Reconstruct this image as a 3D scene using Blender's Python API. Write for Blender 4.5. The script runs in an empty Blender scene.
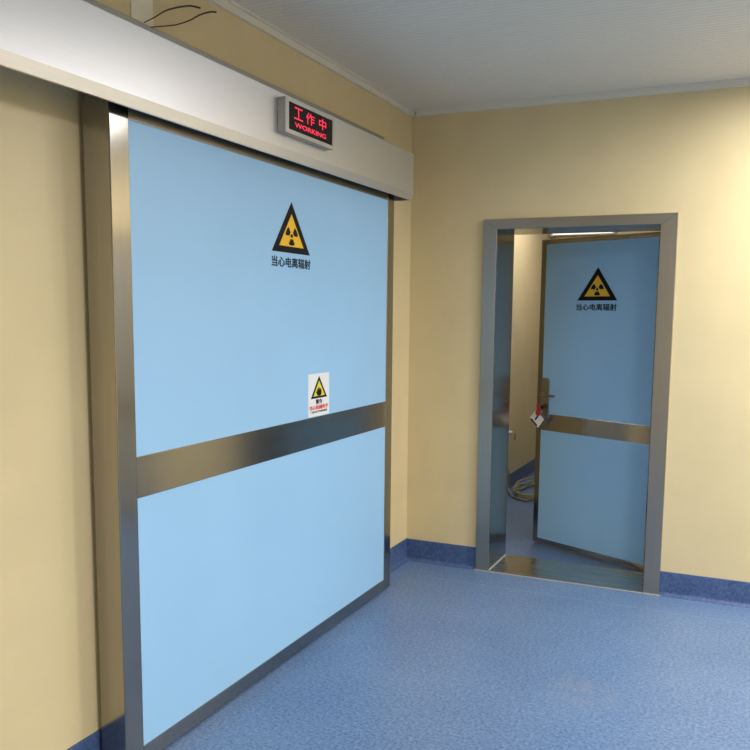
import bpy, bmesh, math, random
from mathutils import Vector, Matrix

random.seed(4)
scn = bpy.context.scene
col = scn.collection

# ------------------------------------------------------------------ materials
def new_mat(name):
    m = bpy.data.materials.new(name)
    m.use_nodes = True
    nt = m.node_tree
    return m, nt, nt.nodes['Principled BSDF']

def plain(name, c, rough=.5, metal=0., spec=.5, emit=None, strength=0., alpha=None):
    m, nt, b = new_mat(name)
    b.inputs['Base Color'].default_value = (*c, 1)
    b.inputs['Roughness'].default_value = rough
    b.inputs['Metallic'].default_value = metal
    b.inputs['Specular IOR Level'].default_value = spec
    if emit:
        b.inputs['Emission Color'].default_value = (*emit, 1)
        b.inputs['Emission Strength'].default_value = strength
    return m

def coords(nt, scale=(1, 1, 1)):
    g = nt.nodes.new('ShaderNodeNewGeometry')
    mp = nt.nodes.new('ShaderNodeMapping')
    mp.inputs['Scale'].default_value = scale
    nt.links.new(g.outputs['Position'], mp.inputs['Vector'])
    return mp.outputs['Vector']

def noise(nt, vec, scale, detail=3, rough=.55):
    n = nt.nodes.new('ShaderNodeTexNoise')
    n.inputs['Scale'].default_value = scale
    n.inputs['Detail'].default_value = detail
    n.inputs['Roughness'].default_value = rough
    nt.links.new(vec, n.inputs['Vector'])
    return n.outputs['Fac']

def ramp(nt, fac, stops):
    r = nt.nodes.new('ShaderNodeValToRGB')
    while len(r.color_ramp.elements) < len(stops):
        r.color_ramp.elements.new(.5)
    for e, (p, c) in zip(r.color_ramp.elements, stops):
        e.position = p
        e.color = (*c, 1)
    nt.links.new(fac, r.inputs['Fac'])
    return r.outputs['Color']

def mix(nt, fac, a, b, mode='MIX'):
    n = nt.nodes.new('ShaderNodeMix')
    n.data_type = 'RGBA'
    n.blend_type = mode
    for sock, v in ((n.inputs[0], fac), (n.inputs[6], a), (n.inputs[7], b)):
        if isinstance(v, (int, float)):
            sock.default_value = v
        elif isinstance(v, tuple):
            sock.default_value = (*v, 1)
        else:
            nt.links.new(v, sock)
    return n.outputs[2]

def bump(nt, b, h, strength, dist=.002):
    n = nt.nodes.new('ShaderNodeBump')
    n.inputs['Strength'].default_value = strength
    n.inputs['Distance'].default_value = dist
    nt.links.new(h, n.inputs['Height'])
    nt.links.new(n.outputs['Normal'], b.inputs['Normal'])

def mottled(name, c, amount, scale, rough, spec=.5, bmp=0., sc=(1, 1, 1)):
    m, nt, b = new_mat(name)
    v = coords(nt, sc)
    f = noise(nt, v, scale)
    lo = tuple(x * (1 - amount) for x in c)
    hi = tuple(min(1, x * (1 + amount)) for x in c)
    nt.links.new(ramp(nt, f, [(.3, lo), (.7, hi)]), b.inputs['Base Color'])
    b.inputs['Roughness'].default_value = rough
    b.inputs['Specular IOR Level'].default_value = spec
    if bmp:
        bump(nt, b, noise(nt, v, scale * 20, 2), bmp, .001)
    return m

def brushed(name, c, rough, sc, amount=.10, metal=1., spread=.07, aniso=0.):
    m, nt, b = new_mat(name)
    v = coords(nt, sc)
    f = noise(nt, v, 1., 4, .6)
    lo = tuple(x * (1 - amount) for x in c)
    hi = tuple(min(1, x * (1 + amount)) for x in c)
    nt.links.new(ramp(nt, f, [(.3, lo), (.7, hi)]), b.inputs['Base Color'])
    b.inputs['Metallic'].default_value = metal
    r = nt.nodes.new('ShaderNodeMapRange')
    r.inputs['To Min'].default_value = rough - spread
    r.inputs['To Max'].default_value = rough + spread
    nt.links.new(f, r.inputs['Value'])
    nt.links.new(r.outputs['Result'], b.inputs['Roughness'])
    return m

def vinyl(name, c, lo, hi, rough, seams=False):
    """sheet vinyl: short dark and pale flecks on a mid blue"""
    m, nt, b = new_mat(name)
    v = coords(nt)
    fine = noise(nt, v, 75, 4, .7)
    big = noise(nt, v, 1.6, 3)
    fleck = noise(nt, coords(nt, (1, 1.6, 1)), 34, 3, .65)
    base = ramp(nt, fine, [(.36, lo), (.5, c), (.64, hi)])
    base = mix(nt, ramp(nt, fleck, [(.58, (0, 0, 0)), (.70, (.55, .55, .55))]), base, lo)
    base = mix(nt, .16, base, ramp(nt, big, [(.35, lo), (.65, hi)]))
    if seams:
        sep = nt.nodes.new('ShaderNodeSeparateXYZ')
        nt.links.new(v, sep.inputs[0])
        def line(out, at, w):
            a = nt.nodes.new('ShaderNodeMath'); a.operation = 'SUBTRACT'
            nt.links.new(out, a.inputs[0]); a.inputs[1].default_value = at
            d = nt.nodes.new('ShaderNodeMath'); d.operation = 'ABSOLUTE'
            nt.links.new(a.outputs[0], d.inputs[0])
            l = nt.nodes.new('ShaderNodeMath'); l.operation = 'LESS_THAN'
            nt.links.new(d.outputs[0], l.inputs[0]); l.inputs[1].default_value = w
            return l.outputs[0]
        base = mix(nt, mix(nt, line(sep.outputs['Y'], -.28, .005), (0, 0, 0), (.5, .5, .5)), base, hi)
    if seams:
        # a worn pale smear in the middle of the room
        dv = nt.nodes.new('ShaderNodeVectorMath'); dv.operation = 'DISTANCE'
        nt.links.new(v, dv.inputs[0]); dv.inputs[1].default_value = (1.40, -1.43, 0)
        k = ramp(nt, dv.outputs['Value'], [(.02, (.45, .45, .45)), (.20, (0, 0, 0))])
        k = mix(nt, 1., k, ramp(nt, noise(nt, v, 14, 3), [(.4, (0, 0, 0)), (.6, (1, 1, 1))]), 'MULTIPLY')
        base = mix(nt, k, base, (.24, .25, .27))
    nt.links.new(base, b.inputs['Base Color'])
    b.inputs['Roughness'].default_value = rough
    b.inputs['Specular IOR Level'].default_value = .45
    bump(nt, b, fine, .08, .001)
    return m

M = {}
WALLC = (.71, .580, .325)
M['wall'] = mottled('beige wall paint', WALLC, .04, 3.0, .42, .45, .05)
M['patch'] = mottled('pale filler board', (.88, .81, .64), .04, 6.0, .6)
M['cornice'] = plain('white ceiling trim', (.76, .72, .61), .5)
M['floor'] = vinyl('blue fleck vinyl', (.118, .198, .345), (.052, .105, .235), (.215, .305, .455), .36, True)
M['skirt'] = vinyl('dark blue vinyl skirting', (.060, .104, .230), (.034, .066, .170), (.100, .155, .30), .33)
M['blue'] = mottled('sky blue laminate', (.345, .60, .85), .02, 2.2, .38, .45)
M['steel_v'] = brushed('stainless steel brushed upright', (.375, .355, .32), .16, (420, 420, 2.0), .05, 1., .03)
M['steel_h'] = brushed('stainless steel brushed across', (.40, .38, .345), .17, (2.0, 2.0, 420), .05, 1., .03)
M['steel_c'] = brushed('stainless steel satin casing', (.40, .375, .33), .34, (300, 300, 2.0), .05, 1., .03)
M['steel_ch'] = brushed('stainless steel satin casing across', (.40, .375, .33), .34, (2., 300, 300), .05, 1., .03)
M['steel_m'] = brushed('stainless steel mirror lining', (.40, .395, .37), .21, (200, 200, 1.0), .04, 1., .02)
M['plate_f'] = brushed('stainless steel floor plate', (.55, .52, .46), .27, (2, 300, 1), .08)
M['alu'] = brushed('satin aluminium cover', (.78, .785, .825), .40, (1.0, .8, 300), .02, 1., .02)
M['alu_dark'] = plain('raw aluminium rail', (.42, .41, .38), .45, .7)
M['dark'] = plain('black for hollow shade', (.02, .02, .02), .7)  # near-black colour stands for the shade inside the track cover
M['black'] = plain('black vinyl film', (.006, .006, .009), .6, 0., .2)
M['yellow'] = plain('warning yellow film', (.90, .52, .02), .45)
M['lemon'] = plain('lemon yellow print', (.85, .70, .05), .45)
M['white'] = plain('white print', (.85, .85, .83), .45)
M['redink'] = plain('red print', (.75, .035, .04), .45)
M['ink'] = plain('navy lettering film', (.006, .012, .02), .6, 0., .2)
M['screen'] = plain('black display', (.010, .006, .008), .5, 0., .2)
M['led'] = plain('red light emitting lettering', (.5, .01, .02), .5, emit=(1, .03, .10), strength=.85)
M['bezel'] = brushed('pale metal bezel', (.72, .72, .70), .33, (60, 60, 60), .04, .8, .05)
M['housing'] = brushed('grey metal housing', (.40, .38, .345), .38, (60, 60, 60), .06, .8, .05)
M['copper'] = plain('dark brown wire', (.035, .018, .010), .5)
M['cable'] = plain('yellowed cable sheath', (.34, .29, .13), .6)
M['cable_white'] = plain('off white plastic', (.92, .90, .82), .4)
M['redtag'] = plain('red plastic tag', (.50, .03, .04), .4)
M['card'] = plain('white card', (.92, .91, .88), .5)
M['keyblack'] = plain('black key head', (.015, .012, .012), .4)
M['greydoor'] = plain('grey door paint', (.30, .30, .27), .45)
M['caulk'] = plain('pale sealant', (.40, .40, .38), .6)
M['lamp_frame'] = plain('white lamp frame', (.75, .75, .73), .4)

def ceiling_mat():
    m, nt, b = new_mat('ribbed grey ceiling panel')
    v = coords(nt)
    w = nt.nodes.new('ShaderNodeTexWave')
    w.wave_type = 'BANDS'; w.bands_direction = 'Y'
    w.inputs['Scale'].default_value = 9.0
    w.inputs['Distortion'].default_value = 3.0
    w.inputs['Detail'].default_value = 2
    w.inputs['Detail Scale'].default_value = 3
    nt.links.new(v, w.inputs['Vector'])
    c = ramp(nt, w.outputs['Fac'], [(.0, (.74, .70, .61)), (.35, (.80, .755, .655)), (1, (.82, .775, .67))])
    nt.links.new(c, b.inputs['Base Color'])
    b.inputs['Roughness'].default_value = .55
    bump(nt, b, w.outputs['Fac'], .22, .004)
    return m
M['ceil'] = ceiling_mat()

# ------------------------------------------------------------------ mesh helpers
def add_box(bm, lo, hi, bev=0., seg=2):
    t = bmesh.new()
    bmesh.ops.create_cube(t, size=1)
    s = Vector(hi) - Vector(lo); c = (Vector(hi) + Vector(lo)) / 2
    for v in t.verts:
        v.co = Vector((v.co.x * s.x, v.co.y * s.y, v.co.z * s.z)) + c
    if bev:
        bmesh.ops.bevel(t, geom=list(t.edges), offset=bev, segments=seg, affect='EDGES', profile=.5)
    me = bpy.data.meshes.new('tmp'); t.to_mesh(me); t.free()
    bm.from_mesh(me); bpy.data.meshes.remove(me)
    return bm

def box(lo, hi, bev=0., seg=2):
    return add_box(bmesh.new(), lo, hi, bev, seg)

def add_prism(bm, pts, vec):
    """closed polygon pts (3D) extruded by vec"""
    a = [bm.verts.new(p) for p in pts]
    b = [bm.verts.new(Vector(p) + Vector(vec)) for p in pts]
    n = len(a)
    bm.faces.new(list(reversed(a))); bm.faces.new(b)
    for i in range(n):
        bm.faces.new((a[i], a[(i + 1) % n], b[(i + 1) % n], b[i]))
    bmesh.ops.recalc_face_normals(bm, faces=list(bm.faces))
    return bm

def prism(pts, vec):
    return add_prism(bmesh.new(), pts, vec)

def add_tube(bm, pts, r, n=10, taper=None):
    pts = [Vector(p) for p in pts]
    rings = []
    up = Vector((0, 0, 1))
    side = None
    for i, p in enumerate(pts):
        t = (pts[min(i + 1, len(pts) - 1)] - pts[max(i - 1, 0)]).normalized()
        if side is None:
            ref = up if abs(t.z) < .9 else Vector((1, 0, 0))
            side = t.cross(ref).normalized()
        else:
            side = (side - t * side.dot(t)).normalized()
        o = t.cross(side)
        rr = r if taper is None else taper[i]
        rings.append([bm.verts.new(p + (side * math.cos(2 * math.pi * k / n) + o * math.sin(2 * math.pi * k / n)) * rr) for k in range(n)])
    for a, b in zip(rings, rings[1:]):
        for k in range(n):
            f = bm.faces.new((a[k], a[(k + 1) % n], b[(k + 1) % n], b[k]))
            f.smooth = True
    bm.faces.new(list(reversed(rings[0]))); bm.faces.new(rings[-1])
    bmesh.ops.recalc_face_normals(bm, faces=list(bm.faces))
    return bm

def smooth_path(pts, n=8):
    """Catmull-Rom through pts"""
    P = [Vector(p) for p in pts]
    P = [P[0] * 2 - P[1]] + P + [P[-1] * 2 - P[-2]]
    out = []
    for i in range(1, len(P) - 2):
        for k in range(n):
            t = k / n
            a, b, c, d = P[i - 1], P[i], P[i + 1], P[i + 2]
            out.append(.5 * ((2 * b) + (c - a) * t + (2 * a - 5 * b + 4 * c - d) * t * t + (3 * b - a - 3 * c + d) * t ** 3))
    out.append(P[-2])
    return out

def obj(name, bm, mat, parent=None):
    me = bpy.data.meshes.new(name)
    bm.to_mesh(me); bm.free()
    me.materials.append(M[mat] if isinstance(mat, str) else mat)
    o = bpy.data.objects.new(name, me)
    col.objects.link(o)
    if parent is not None:
        o.parent = parent
        if parent.type == 'EMPTY' and parent.get('_w'):
            pass
    return o

def empty(name, loc, rz=0.):
    o = bpy.data.objects.new(name, None)
    o.location = loc; o.rotation_euler = (0, 0, rz)
    o.empty_display_size = .1
    col.objects.link(o)
    return o

def tag(o, label=None, cat=None, group=None, kind=None):
    if label: o['label'] = label
    if cat: o['category'] = cat
    if group: o['group'] = group
    if kind: o['kind'] = kind
    return o

def struct(name, bm, mat, label=None, cat=None):
    return tag(obj(name, bm, mat), label, cat, None, 'structure')

def shift(bm, d):
    bmesh.ops.translate(bm, verts=list(bm.verts), vec=d)
    return bm

def text_bm(body, w, h, fmap, bold=0., th=.0006, stretch=True):
    """lettering as thin raised film; u, v in metres from the lower left corner, fmap(u, v, t) -> point"""
    cu = bpy.data.curves.new('lettering', 'FONT')
    cu.body = body; cu.size = 1; cu.extrude = .05
    cu.resolution_u = 3
    o = bpy.data.objects.new('lettering', cu)
    col.objects.link(o)
    dg = bpy.context.evaluated_depsgraph_get()
    dg.update()
    me = bpy.data.meshes.new_from_object(o.evaluated_get(dg))
    bpy.data.objects.remove(o); bpy.data.curves.remove(cu)
    bm = bmesh.new()
    xs = [v.co.x for v in me.vertices]; ys = [v.co.y for v in me.vertices]
    x0, x1, y0, y1 = min(xs), max(xs), min(ys), max(ys)
    n = len(body) if bold else 1
    copies = [(0, 0)] if not bold else [(-bold, -bold), (bold, -bold), (-bold, bold), (bold, bold)]
    for k, (dx, dy) in enumerate(copies):
        t0 = len(bm.verts)
        bm.from_mesh(me)
        bm.verts.ensure_lookup_table()
        for v in bm.verts[t0:]:
            u = (v.co.x + dx - x0) / (x1 - x0) * w
            q = (v.co.y + dy - y0) / (y1 - y0) * h
            v.co = Vector(fmap(u, q, th + k * .00003 if v.co.z > 0 else 0.))
    bpy.data.meshes.remove(me)
    bmesh.ops.recalc_face_normals(bm, faces=list(bm.faces))
    return bm

def flat(pts2, fmap, t0, t1):
    """thin film with outline pts2"""
    a = [Vector(fmap(u, v, t0)) for u, v in pts2]
    d = Vector(fmap(0, 0, t1)) - Vector(fmap(0, 0, t0))
    return prism(a, d)

def trefoil_bm(cu, cv, sx, sy, R, r0, r1, fmap, t0, t1):
    bm = bmesh.new()
    n = 18
    d = Vector(fmap(0, 0, t1)) - Vector(fmap(0, 0, t0))
    add_prism(bm, [fmap(cu + sx * r0 * math.cos(2 * math.pi * k / n), cv + sy * r0 * math.sin(2 * math.pi * k / n), t0) for k in range(n)], d)
    for c in (30, 150, 270):
        A = [math.radians(c - 30 + 60 * k / 8) for k in range(9)]
        pts = [fmap(cu + sx * R * math.cos(a), cv + sy * R * math.sin(a), t0) for a in A]
        pts += [fmap(cu + sx * r1 * math.cos(a), cv + sy * r1 * math.sin(a), t0) for a in reversed(A)]
        add_prism(bm, pts, d)
    return bm

def radiation_sign(parent, w, h, cx, apex, txt, fmap):
    """triangle sign with trefoil; (cx, apex) is the top corner, txt = (u0, v0, w, h) of the lettering"""
    tri = lambda s, dy=0: [(cx - w / 2 * s, apex - h + dy), (cx + w / 2 * s, apex - h + dy), (cx, apex - h + dy + h * s)]
    sgn = obj('warning_sign', flat(tri(1), fmap, .0002, .0010), 'black', parent)
    sgn['label'] = 'black and yellow radiation triangle with black lettering below'
    obj('yellow_field', flat(tri(.64, h * .125), fmap, .0010, .0016), 'yellow', sgn)
    obj('trefoil', trefoil_bm(cx, apex - h * .662, w / .93, h / .78 , 0.148, .030, .052, fmap, .0016, .0022), 'black', sgn)
    u0, v0, tw, th = txt
    obj('lettering', text_bm('当心电离辐射', tw, th, lambda u, v, t: fmap(u0 + u, v0 + v, t + .0002), .021), 'ink', sgn)
    return sgn

# ------------------------------------------------------------------ room shell
ZC = 2.78
XR, YF, YB = 6.4, -8.0, 3.72
WB = .36                       # thickness of the wall with the hinged door
struct('floor', box((-.2, YF - .1, -.12), (XR + .1, YB + .1, 0)), 'floor')
struct('ceiling', box((-.2, YF - .1, ZC), (XR + .1, YB + .1, ZC + .12)), 'ceil')
struct('wall_left', box((-.15, YF, 0), (0, YB, ZC)), 'wall')
struct('wall_right', box((XR, YF, 0), (XR + .1, YB, ZC)), 'wall')
struct('wall_front', box((0, YF - .1, 0), (XR, YF, ZC)), 'wall')
OX0, OX1, OZ = .545, 1.477, 2.070       # rough opening
bm = box((0, 0, 0), (OX0, WB, ZC))
add_box(bm, (OX1, 0, 0), (XR, WB, ZC))
add_box(bm, (OX0, 0, OZ), (OX1, WB, ZC))
struct('wall_back', bm, 'wall')
struct('wall_far', box((0, YB, 0), (XR, YB + .1, ZC)), 'wall')

# ceiling trim: small angle profile
def cornice(name, pts_lo, vec):
    struct(name, prism(pts_lo, vec), 'cornice')
prof = [(0, ZC - .036), (.016, ZC - .036), (.016, ZC - .008), (.030, ZC - .008), (.030, ZC), (0, ZC)]
cornice('trim_1', [(a, YF, z) for a, z in prof], (0, -YF, 0))
cornice('trim_2', [(.031, -a, z) for a, z in prof], (XR - .031, 0, 0))

# skirting with a coved foot
def skirt_profile(h=.138):
    p = [(0, h), (.005, h), (.006, h - .006), (.006, .03)]
    for k in range(1, 6):
        a = k / 5 * math.pi / 2
        p.append((.006 + .022 * (1 - math.cos(a)), .026 - .024 * math.sin(a)))
    p += [(.030, 0), (0, 0)]
    return p
SP = skirt_profile()
struct('baseboard_left', prism([(a, YF, z) for a, z in SP], (0, -YF, 0)), 'skirt')
bm = prism([(.0, -a, z) for a, z in SP], (.469, 0, 0))
add_prism(bm, [(1.557, -a, z) for a, z in SP], (2.299 - 1.557, 0, 0))
add_prism(bm, [(3.381, -a, z) for a, z in SP], (XR - 3.381, 0, 0))
struct('baseboard_back', bm, 'skirt')
struct('baseboard_far', prism([(a, WB, z) for a, z in SP], (0, YB - WB, 0)), 'skirt')

# ------------------------------------------------------------------ door frame of the hinged door
fr = tag(empty('door_1', (1.0, 0, 0)), 'brushed stainless steel frame and threshold around the open hinged door', 'door frame', None, 'structure')
FX0, FX1, FZ = .470, 1.556, 2.120       # outer
IX0, IX1, IZ = .553, 1.469, 2.062       # inner
def fpart(name, bm, mat):
    return obj(name, shift(bm, (-1.0, 0, 0)), mat, fr)
def mitred(pts, y0=-.021, y1=0.):
    bm = prism([(x, y0, z) for x, z in pts], (0, y1 - y0, 0))
    bmesh.ops.bevel(bm, geom=list(bm.edges), offset=.0025, segments=2, affect='EDGES', profile=.5)
    return bm
fpart('side_casing', mitred([(FX0, 0), (IX0, 0), (IX0, IZ), (FX0, FZ)]), 'steel_c')
fpart('side_casing', mitred([(IX1, 0), (FX1, 0), (FX1, FZ), (IX1, IZ)]), 'steel_c')
fpart('head_casing', mitred([(FX0, FZ), (IX0, IZ), (IX1, IZ), (FX1, FZ)]), 'steel_ch')
fpart('side_lining', box((OX0, .0, 0), (IX0, WB, IZ)), 'steel_m')
fpart('side_lining', box((IX1, .0, 0), (OX1, WB, IZ)), 'steel_m')
fpart('head_lining', box((OX0, .0, IZ), (OX1, WB, OZ)), 'steel_m')
fpart('threshold', box((IX0, -.018, 0), (IX1, WB + .012, .006), .0015), 'plate_f')
fpart('sealant', box((IX0, -.015, .006), (IX0 + .005, WB, .011), .001), 'caulk')
fpart('sealant', box((FX0 - .006, -.030, 0), (FX1 + .006, -.0215, .005), .002), 'caulk')

# a closed grey door further along the same wall (the steel post of the sliding door mirrors it)
d2 = tag(empty('door_2', (2.84, 0, 0)), 'closed grey door in a steel frame further along the wall of the open door', 'door', None, 'structure')
def d2part(name, bm, mat): return obj(name, shift(bm, (-2.84, 0, 0)), mat, d2)
ax, bx = 2.30, 3.38
d2part('side_casing', mitred([(ax, 0), (ax + .084, 0), (ax + .084, IZ), (ax, FZ)]), 'steel_v')
d2part('side_casing', mitred([(bx - .084, 0), (bx, 0), (bx, FZ), (bx - .084, IZ)]), 'steel_v')
d2part('head_casing', mitred([(ax, FZ), (ax + .084, IZ), (bx - .084, IZ), (bx, FZ)]), 'steel_h')
d2part('panel', box((ax + .084, -.006, .045), (bx - .084, 0, .794)), 'greydoor')
d2part('panel', box((ax + .084, -.006, .906), (bx - .084, 0, IZ)), 'greydoor')
d2part('middle_band', box((ax + .084, -.008, .794), (bx - .084, 0, .906)), 'steel_h')
d2part('bottom_rail', box((ax + .084, -.008, .008), (bx - .084, 0, .045)), 'steel_h')

# ------------------------------------------------------------------ sliding door leaf
DX, DY0, DY1, DZ0, DZ1 = .130, -2.760, -.555, .008, 2.235
BK = .024
sd = tag(empty('sliding_door', (DX, (DY0 + DY1) / 2, 0)),
         'large closed sky blue sliding door in a steel edge with a radiation triangle', 'door', None, 'thing')
SO = Vector(sd.location)
def spart(name, bm, mat, parent=None):
    return obj(name, shift(bm, -SO), mat, parent or sd)
ST0, ST1 = -2.671, -.639      # inner edges of the stiles
RB, RT = .070, 2.171          # bottom and top edge of the blue
B0, B1 = .945, 1.086          # steel band
core = DX - .004
spart('stile', box((BK, DY0, DZ0), (DX, ST0, DZ1), .003), 'steel_v')
spart('stile', box((BK, ST1, DZ0), (DX, DY1, DZ1), .003), 'steel_v')
spart('bottom_rail', box((BK, ST0, DZ0), (DX, ST1, RB), .0015), 'steel_h')
spart('top_rail', box((BK, ST0, RT), (DX, ST1, DZ1), .0015), 'steel_ch')
spart('middle_band', box((BK, ST0, B0), (DX - .0005, ST1, B1), .0012), 'steel_h')
spart('panel', box((BK, ST0, B1), (core, ST1, RT)), 'blue')
spart('panel', box((BK, ST0, RB), (core, ST1, B0)), 'blue')
fs = lambda u, v, t: (core + t - SO.x, u - SO.y, v - SO.z)
radiation_sign(sd, .322, .216, -1.652, 2.038, (-1.813, 1.7605, .326, .042), fs)
# small caution sticker
SY0, SY1, SZ0, SZ1 = -1.505, -1.302, 1.089, 1.287
stk = obj('caution_sticker', flat([(SY0, SZ0), (SY1, SZ0), (SY1, SZ1), (SY0, SZ1)], fs, .0002, .0008), 'white', sd)
stk['label'] = 'small white sticker with a yellow hand-hazard triangle and red text'
tc = (SY0 + SY1) / 2
def tri2(s, dz):
    w, h = .158, .103
    return [(tc - w / 2 * s, 1.172 + dz), (tc + w / 2 * s, 1.172 + dz), (tc, 1.172 + dz + h * s)]
obj('triangle_border', flat(tri2(1, 0), fs, .0008, .0013), 'black', stk)
obj('yellow_field', flat(tri2(.70, .010), fs, .0013, .0018), 'lemon', stk)
hand = bmesh.new()
d = Vector(fs(0, 0, .0024)) - Vector(fs(0, 0, .0018))
def hp(pts): add_prism(hand, [fs(tc + u, 1.184 + v, .0018) for u, v in pts], d)
hp([(-.022, .004), (-.012, -.001), (.014, -.001), (.022, .008), (.022, .026), (-.020, .026)])
for k, hgt in enumerate((.006, .012, .010, .005)):
    x = -.020 + k * .0105
    hp([(x, .024), (x + .009, .024), (x + .008, .026 + hgt), (x + .001, .026 + hgt)])
hp([(-.022, .010), (-.020, .017), (-.030, .022), (-.033, .018)])
obj('hand_symbol', hand, 'black', stk)
obj('lettering', text_bm('警告', .062, .022, lambda u, v, t: fs(tc - .031 + u, 1.1445 + v, t + .0008), .02), 'black', stk)
obj('red_lettering', text_bm('当心机械夹手', .176, .019, lambda u, v, t: fs(tc - .088 + u, 1.120 + v, t + .0008), .035), 'redink', stk)
obj('fine_lettering', text_bm('门体运行时请勿靠近', .160, .011, lambda u, v, t: fs(tc - .080 + u, 1.104 + v, t + .0008), .012), 'black', stk)

# ------------------------------------------------------------------ track cover above the sliding door
HX, HY0, HY1 = .199, -5.15, -.452
hd = tag(empty('track_cover', (0, HY1, 2.19)), 'long satin aluminium box covering the sliding door track above the big blue door', 'track cover', None, 'thing')
HO = Vector(hd.location)
def hpart(name, bm, mat): return obj(name, shift(bm, -HO), mat, hd)
# front sheet, bent in at the foot, with a lip turned back and a top turned to the wall
t = .003
outer = [(.030, 2.440), (HX - .004, 2.440), (HX, 2.436), (HX, 2.226), (HX - .010, 2.190), (HX - .020, 2.190)]
inner = [(HX - .020, 2.193), (HX - .0125, 2.193), (HX - t, 2.227), (HX - t, 2.4365), (.030, 2.437)]
hpart('front_cover', prism([(x, HY0, z) for x, z in outer + inner], (0, HY1 - .003 - HY0, 0)), 'alu')
endp = [(.004, 2.190), (HX - .010, 2.190), (HX, 2.226), (HX, 2.436), (HX - .004, 2.440), (.004, 2.440)]
hpart('end_plate', prism([(x, HY1 - .003, z) for x, z in endp], (0, .003, 0)), 'alu')
hpart('end_plate', prism([(x, HY0 - .003, z) for x, z in endp], (0, .003, 0)), 'alu')
hpart('backing_rail', box((0.0, HY0, 2.250), (.022, HY1 - .004, 2.541), .002), 'alu_dark')
hpart('track', box((.022, HY0 + .02, 2.300), (.110, HY1 - .02, 2.345), .003), 'dark')

# ------------------------------------------------------------------ LED sign
LX, LY0, LY1, LZ0, LZ1 = .241, -1.884, -1.474, 2.278, 2.414
led = tag(empty('led_sign', (HX, (LY0 + LY1) / 2, LZ0)), 'small metal box sign with glowing red characters on the track cover', 'illuminated sign', None, 'thing')
LO = Vector(led.location)
def lpart(name, bm, mat, p=None): return obj(name, shift(bm, -LO), mat, p or led)
lpart('housing', box((HX, LY0, LZ0), (LX - .006, LY1, LZ1), .003), 'housing')
# bezel ring
bz = bmesh.new()
b = .0145
for lo, hi in (((LX - .006, LY0, LZ0), (LX, LY1, LZ0 + b)), ((LX - .006, LY0, LZ1 - b), (LX, LY1, LZ1)),
               ((LX - .006, LY0, LZ0 + b), (LX, LY0 + b * 1.35, LZ1 - b)), ((LX - .006, LY1 - b * 1.35, LZ0 + b), (LX, LY1, LZ1 - b))):
    add_box(bz, lo, hi)
lpart('bezel', bz, 'bezel')
scr = lpart('screen', box((LX - .006, LY0 + b * 1.35, LZ0 + b), (LX - .003, LY1 - b * 1.35, LZ1 - b)), 'screen')
fl = lambda u, v, t: (LX - .003 + t - LO.x, u - LO.y, v - LO.z)
for ch, y0, w in (('工', -1.818, .070), ('作', -1.722, .072), ('中', -1.610, .062)):
    tb = text_bm(ch, w, .046, lambda u, v, t, y0=y0: fl(y0 + u, 2.342 + v, t), .002)
    obj('character', tb, 'led', scr)
obj('word', text_bm('WORKING', .262, .0185, lambda u, v, t: fl(-1.812 + u, 2.310 + v, t), .010), 'led', scr)

# ------------------------------------------------------------------ hinged door leaf (local: x from the hinge to the free edge, +y faces the camera)
HP = Vector((1.473, .3655, 0)); HA = math.atan2(.421, -.907)
hg = tag(empty('hinged_door', HP, HA), 'smaller sky blue hinged door standing ajar in the steel frame with keys in its lock', 'door', None, 'thing')
W, TH, Z0, Z1 = .926, .045, .014, 2.060
S, SH = .040, .062
hpt = lambda name, bm, mat, p=None: obj(name, bm, mat, p or hg)
hpt('stile', box((W - S, -TH, Z0), (W, 0, Z1), .002), 'steel_v')
hpt('stile', box((.004, -TH, Z0), (SH, 0, Z1), .002), 'steel_v')
hpt('top_rail', box((SH, -TH, 2.030), (W - S, 0, Z1), .0012), 'steel_h')
hpt('bottom_rail', box((SH, -TH, Z0), (W - S, 0, .045), .0012), 'steel_h')
hpt('middle_band', box((SH, -TH, .794), (W - S, 0, .906), .0012), 'steel_h')
hpt('panel', box((SH, -TH + .002, .906), (W - S, -.002, 2.030)), 'blue')
hpt('panel', box((SH, -TH + .002, .045), (W - S, -.002, .794)), 'blue')
fh = lambda u, v, t: (-u, -.002 + t, v)
# sign: local x of the apex
radiation_sign(hg, .298, .207, -.4775, 1.868, (-.632, 1.599, .300, .041), fh)
# lock plate with lever
px = W - .072
pl = bmesh.new()
pts = []
pz0, pz1, pw = .862, 1.148, .030
for a in range(0, 181, 15):
    pts.append((px + pw * math.cos(math.radians(a)), pz1 - .018 + .018 * math.sin(math.radians(a))))
for a in range(180, 361, 15):
    pts.append((px + pw * math.cos(math.radians(a)), pz0 + .018 + .018 * math.sin(math.radians(a))))
add_prism(pl, [(x, 0, z) for x, z in pts], (0, .011, 0))
lock = hpt('lock_plate', pl, 'steel_c')
lv = bmesh.new()
add_tube(lv, [(px, .010, 1.035), (px, .016, 1.035)], .020, 20)
lever_path = smooth_path([(px, .012, 1.035), (px, .040, 1.035), (px - .012, .052, 1.035), (px - .05, .055, 1.035), (px - .112, .054, 1.036)], 6)
add_tube(lv, lever_path, .009, 12)
hpt('lever_handle', lv, 'steel_h', lock)
kh = bmesh.new()
add_tube(kh, [(px, .010, .952), (px, .014, .952)], .013, 18)
hpt('keyhole', kh, 'steel_h', lock)
for z in (.28, 1.05, 1.82):
    hb = bmesh.new(); add_tube(hb, [(.0, -TH - .006, z - .05), (.0, -TH - .006, z + .05)], .007, 12)
    add_box(hb, (.004, -TH - .004, z - .05), (.035, -TH, z + .05))
    hpt('hinge', hb, 'steel_v')

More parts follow.
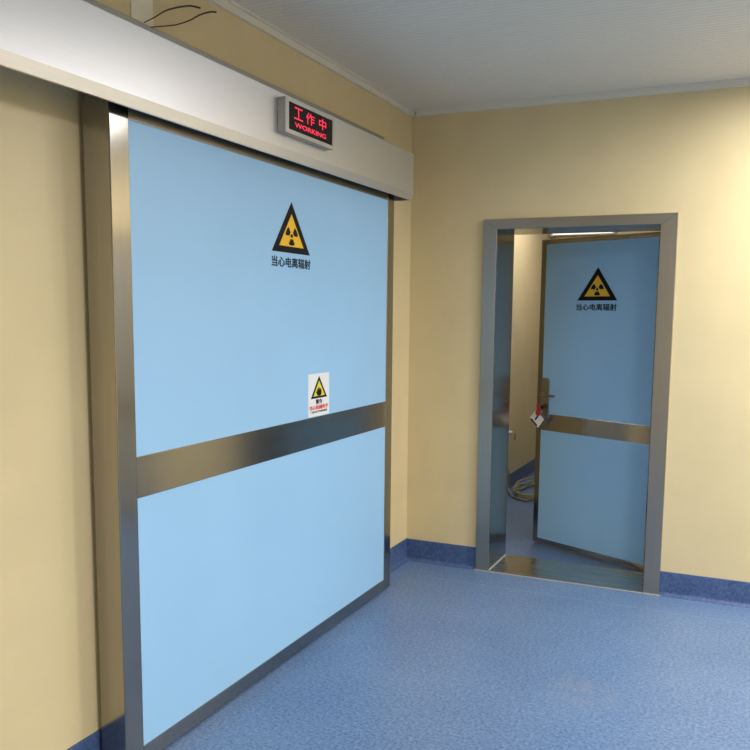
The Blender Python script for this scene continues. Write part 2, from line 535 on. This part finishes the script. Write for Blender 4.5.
# ------------------------------------------------------------------ keys hanging from the lock (same local frame, a thing of its own)
kk = tag(empty('key_bunch', HP, HA), 'key with red tags and a white card hanging from the lock of the open door', 'keys', None, 'thing')
kb = bmesh.new()
add_box(kb, (px - .0012, .0145, .949), (px + .0012, .034, .955))
obj('key_blade', kb, 'steel_v', kk)
n = 20
kb = bmesh.new()
add_prism(kb, [(px - .004 + .013 * math.cos(2 * math.pi * k / n), .034, .950 + .017 * math.sin(2 * math.pi * k / n)) for k in range(n)], (0, .006, 0))
bmesh.ops.bevel(kb, geom=list(kb.edges), offset=.0015, segments=2, affect='EDGES')
obj('key_head', kb, 'keyblack', kk)
rb = bmesh.new()
add_tube(rb, [(px + .012 * math.cos(a), .046, .930 + .018 * math.sin(a)) for a in [2 * math.pi * i / 20 for i in range(21)]], .0014, 6)
obj('ring', rb, 'steel_v', kk)
def disc(cx, y, cz, rx, rz, th):
    bm = bmesh.new()
    add_prism(bm, [(cx + rx * math.cos(2 * math.pi * k / 20), y, cz + rz * math.sin(2 * math.pi * k / 20)) for k in range(20)], (0, th, 0))
    bmesh.ops.bevel(bm, geom=list(bm.edges), offset=th * .3, segments=2, affect='EDGES')
    return bm
obj('tag', disc(px + .018, .047, .958, .017, .018, .005), 'redtag', kk)
obj('tag', disc(px + .010, .060, .916, .023, .022, .005), 'redtag', kk)
# card hanging at a slant in a dark holder
def tilted(cx, cz, w, h, ang, y0, y1):
    c, s = math.cos(ang), math.sin(ang)
    pts = [(cx + c * a - s * e, y0, cz + s * a + c * e) for a, e in ((-w, -h), (w, -h), (w, h), (-w, h))]
    return prism(pts, (0, y1 - y0, 0))
ANG = math.radians(38)
CX, CZ = px + .026, .872
ca, sa = math.cos(ANG), math.sin(ANG)
at = lambda a, e: (CX + ca * a - sa * e, CZ + sa * a + ca * e)
cd = obj('card', tilted(CX, CZ, .046, .040, ANG, .052, .0535), 'card', kk)
obj('card_edge', tilted(*at(.004, -.034), .034, .006, ANG, .0535, .0545), 'keyblack', cd)
obj('card_mark', tilted(*at(.006, .004), .006, .018, ANG, .0535, .0542), 'keyblack', cd)

# ------------------------------------------------------------------ loose wires and the pale cover strip above the track cover
strip = tag(obj('cover_strip', box((0, -2.497, 2.541), (.004, -2.385, ZC - .036), .001), 'patch'),
            'pale upright strip on the left wall above the track cover', 'cover strip', None, 'thing')
def wire(pts, label):
    bm = bmesh.new(); path = smooth_path(pts, 8)
    n = len(path)
    add_tube(bm, path, .003, 8, [.0018 + .0018 * (i / (n - 1)) for i in range(n)])
    tag(obj('loose_wire', bm, 'copper'), label, 'wire', 'loose wires above the track cover', 'thing')
wire([(.028, -2.46, 2.541), (.030, -2.408, 2.574), (.030, -2.337, 2.620), (.030, -2.222, 2.670), (.030, -2.150, 2.686)],
     'shorter dark wire sticking out higher beside the pale strip')
wire([(.028, -2.425, 2.536), (.030, -2.299, 2.581), (.030, -2.211, 2.624), (.030, -2.151, 2.661), (.030, -2.088, 2.691), (.030, -2.049, 2.703)],
     'longer dark wire reaching nearer to the ceiling trim')

# ------------------------------------------------------------------ room beyond the hinged door: wall stub and cable coil
st = tag(empty('wall_cable_outlet', (0, 2.30, .520)), 'short white cable end poking out of the wall behind the hinged door', 'cable outlet', None, 'thing')
bm = bmesh.new(); add_tube(bm, [(0, -.01, .012), (.03, -.02, .016), (.055, -.03, .012)], .018, 12)
obj('sleeve', bm, 'cable_white', st)
bm = bmesh.new(); add_tube(bm, smooth_path([(.045, -.025, .006), (.05, .03, .0), (.04, .12, -.02), (.015, .20, -.075)], 6), .005, 8)
obj('cable', bm, 'cable', st)
bm = bmesh.new()
pts = [(.020, 2.44, .20), (.022, 2.44, .10), (.03, 2.42, .03), (.06, 2.34, .014), (.13, 2.20, .012), (.26, 2.10, .012)]
for k in range(46):
    a = 2 * math.pi * k / 11.5 - 1.4
    rx, ry = .17 + .02 * math.sin(k * 1.3), .30 + .04 * math.cos(k * .9)
    pts.append((.26 + rx * math.cos(a) + .015 * math.sin(k), 2.46 + ry * math.sin(a), .012 + .0024 * k * (.6 + .4 * math.sin(k * .7))))
add_tube(bm, smooth_path([(x, y - .13, z) for x, y, z in pts], 5), .0075, 8)
tag(obj('cable_coil', bm, 'cable'), 'yellowish cable coiled on the floor behind the hinged door', 'cable', None, 'thing')

# ------------------------------------------------------------------ lamps
def ceiling_light(x0, x1, y0, y1, watts, color, label):
    t = tag(empty('ceiling_light', ((x0 + x1) / 2, (y0 + y1) / 2, ZC)), label, 'ceiling light', 'flush ceiling lights', 'thing')
    o = Vector(t.location)
    f = bmesh.new(); w = .025
    for lo, hi in (((x0, y0, ZC - .012), (x1, y0 + w, ZC)), ((x0, y1 - w, ZC - .012), (x1, y1, ZC)),
                   ((x0, y0 + w, ZC - .012), (x0 + w, y1 - w, ZC)), ((x1 - w, y0 + w, ZC - .012), (x1, y1 - w, ZC))):
        add_box(f, lo, hi)
    obj('frame', shift(f, -o), 'lamp_frame', t)
    m = plain('lit diffuser', (.8, .8, .8), .5, emit=color, strength=6)
    obj('diffuser', shift(box((x0 + w, y0 + w, ZC - .009), (x1 - w, y1 - w, ZC - .004)), -o), m, t)
    la = bpy.data.lights.new('lamp_light', 'AREA')
    la.shape = 'RECTANGLE'; la.size = x1 - x0 - 2 * w; la.size_y = y1 - y0 - 2 * w
    la.energy = watts; la.color = color; la.spread = math.radians(SPREAD)
    lo = bpy.data.objects.new('lamp_light', la); col.objects.link(lo)
    lo.parent = t; lo.location = (0, 0, -.0105)
LC = (1.0, .985, .985)
SPREAD = 173
ceiling_light(1.98, 2.58, -1.05, -.45, 17, LC, 'square flush lamp in the ceiling nearest to the wall with the hinged door')
ceiling_light(3.30, 3.90, -1.22, -.62, 84, LC, 'square flush lamp near the same wall, further into the room')
ceiling_light(2.6, 3.2, -4.1, -3.5, 60, LC, 'square flush lamp in the middle of the ceiling')
ceiling_light(4.9, 5.5, -4.1, -3.5, 60, LC, 'square flush lamp in the ceiling beside the far side wall')
ceiling_light(2.6, 3.2, -7.0, -6.4, 50, LC, 'square flush lamp in the ceiling behind the camera')
ceiling_light(.30, .90, 2.00, 2.60, 14, LC, 'square flush lamp in the ceiling of the room beyond the hinged door')

wl = tag(empty('added_glow_tube', (.40, 3.72, 2.366)), 'added glowing tube that makes the bright strip in the gap above the open hinged door', 'added glow tube', None, 'thing')  # added tube, its glow stands for the bright far room over the leaf
bm = bmesh.new(); add_tube(bm, [(-.36, -.10, 0), (.22, -.10, .006)], .008, 12)
obj('tube', bm, plain('lit tube', (.85, .85, .8), .4, emit=(1, .96, .86), strength=1.3), wl)
bm = box((-.39, -.05, -.012), (.25, 0, .012), .003)
add_box(bm, (-.385, -.118, -.02), (-.365, -.04, .02), .003); add_box(bm, (.225, -.118, -.016), (.245, -.04, .022), .003)
obj('housing', bm, 'lamp_frame', wl)

w = bpy.data.worlds.new('world'); scn.world = w
w.use_nodes = True
w.node_tree.nodes['Background'].inputs[0].default_value = (.5, .5, .5, 1)
w.node_tree.nodes['Background'].inputs[1].default_value = .02

# ------------------------------------------------------------------ camera
yaw, pit, rol, f = .4212, -.1194, .0105, 838.9944
cam = bpy.data.cameras.new('camera')
cam.sensor_fit = 'HORIZONTAL'; cam.sensor_width = 36
cam.lens = f * 36 / 750
cam.shift_x = -(383.4035 - 375) / 750
cam.shift_y = (413.2237 - 375) / 750
cam.clip_start = .05
co = bpy.data.objects.new('camera', cam); col.objects.link(co)
fw = Vector((-math.sin(yaw) * math.cos(pit), math.cos(yaw) * math.cos(pit), math.sin(pit)))
r = fw.cross(Vector((0, 0, 1))).normalized(); u = r.cross(fw)
r2 = r * math.cos(rol) + u * math.sin(rol); u2 = u * math.cos(rol) - r * math.sin(rol)
mt = Matrix((r2, u2, -fw)).transposed().to_4x4()
mt.translation = Vector((2.0006, -4.8467, 1.5715))
co.matrix_world = mt
scn.camera = co

vs = scn.view_settings
vs.view_transform = 'Standard'; vs.look = 'None'; vs.gamma = 1; vs.use_curve_mapping = False
vs.exposure = 0.14
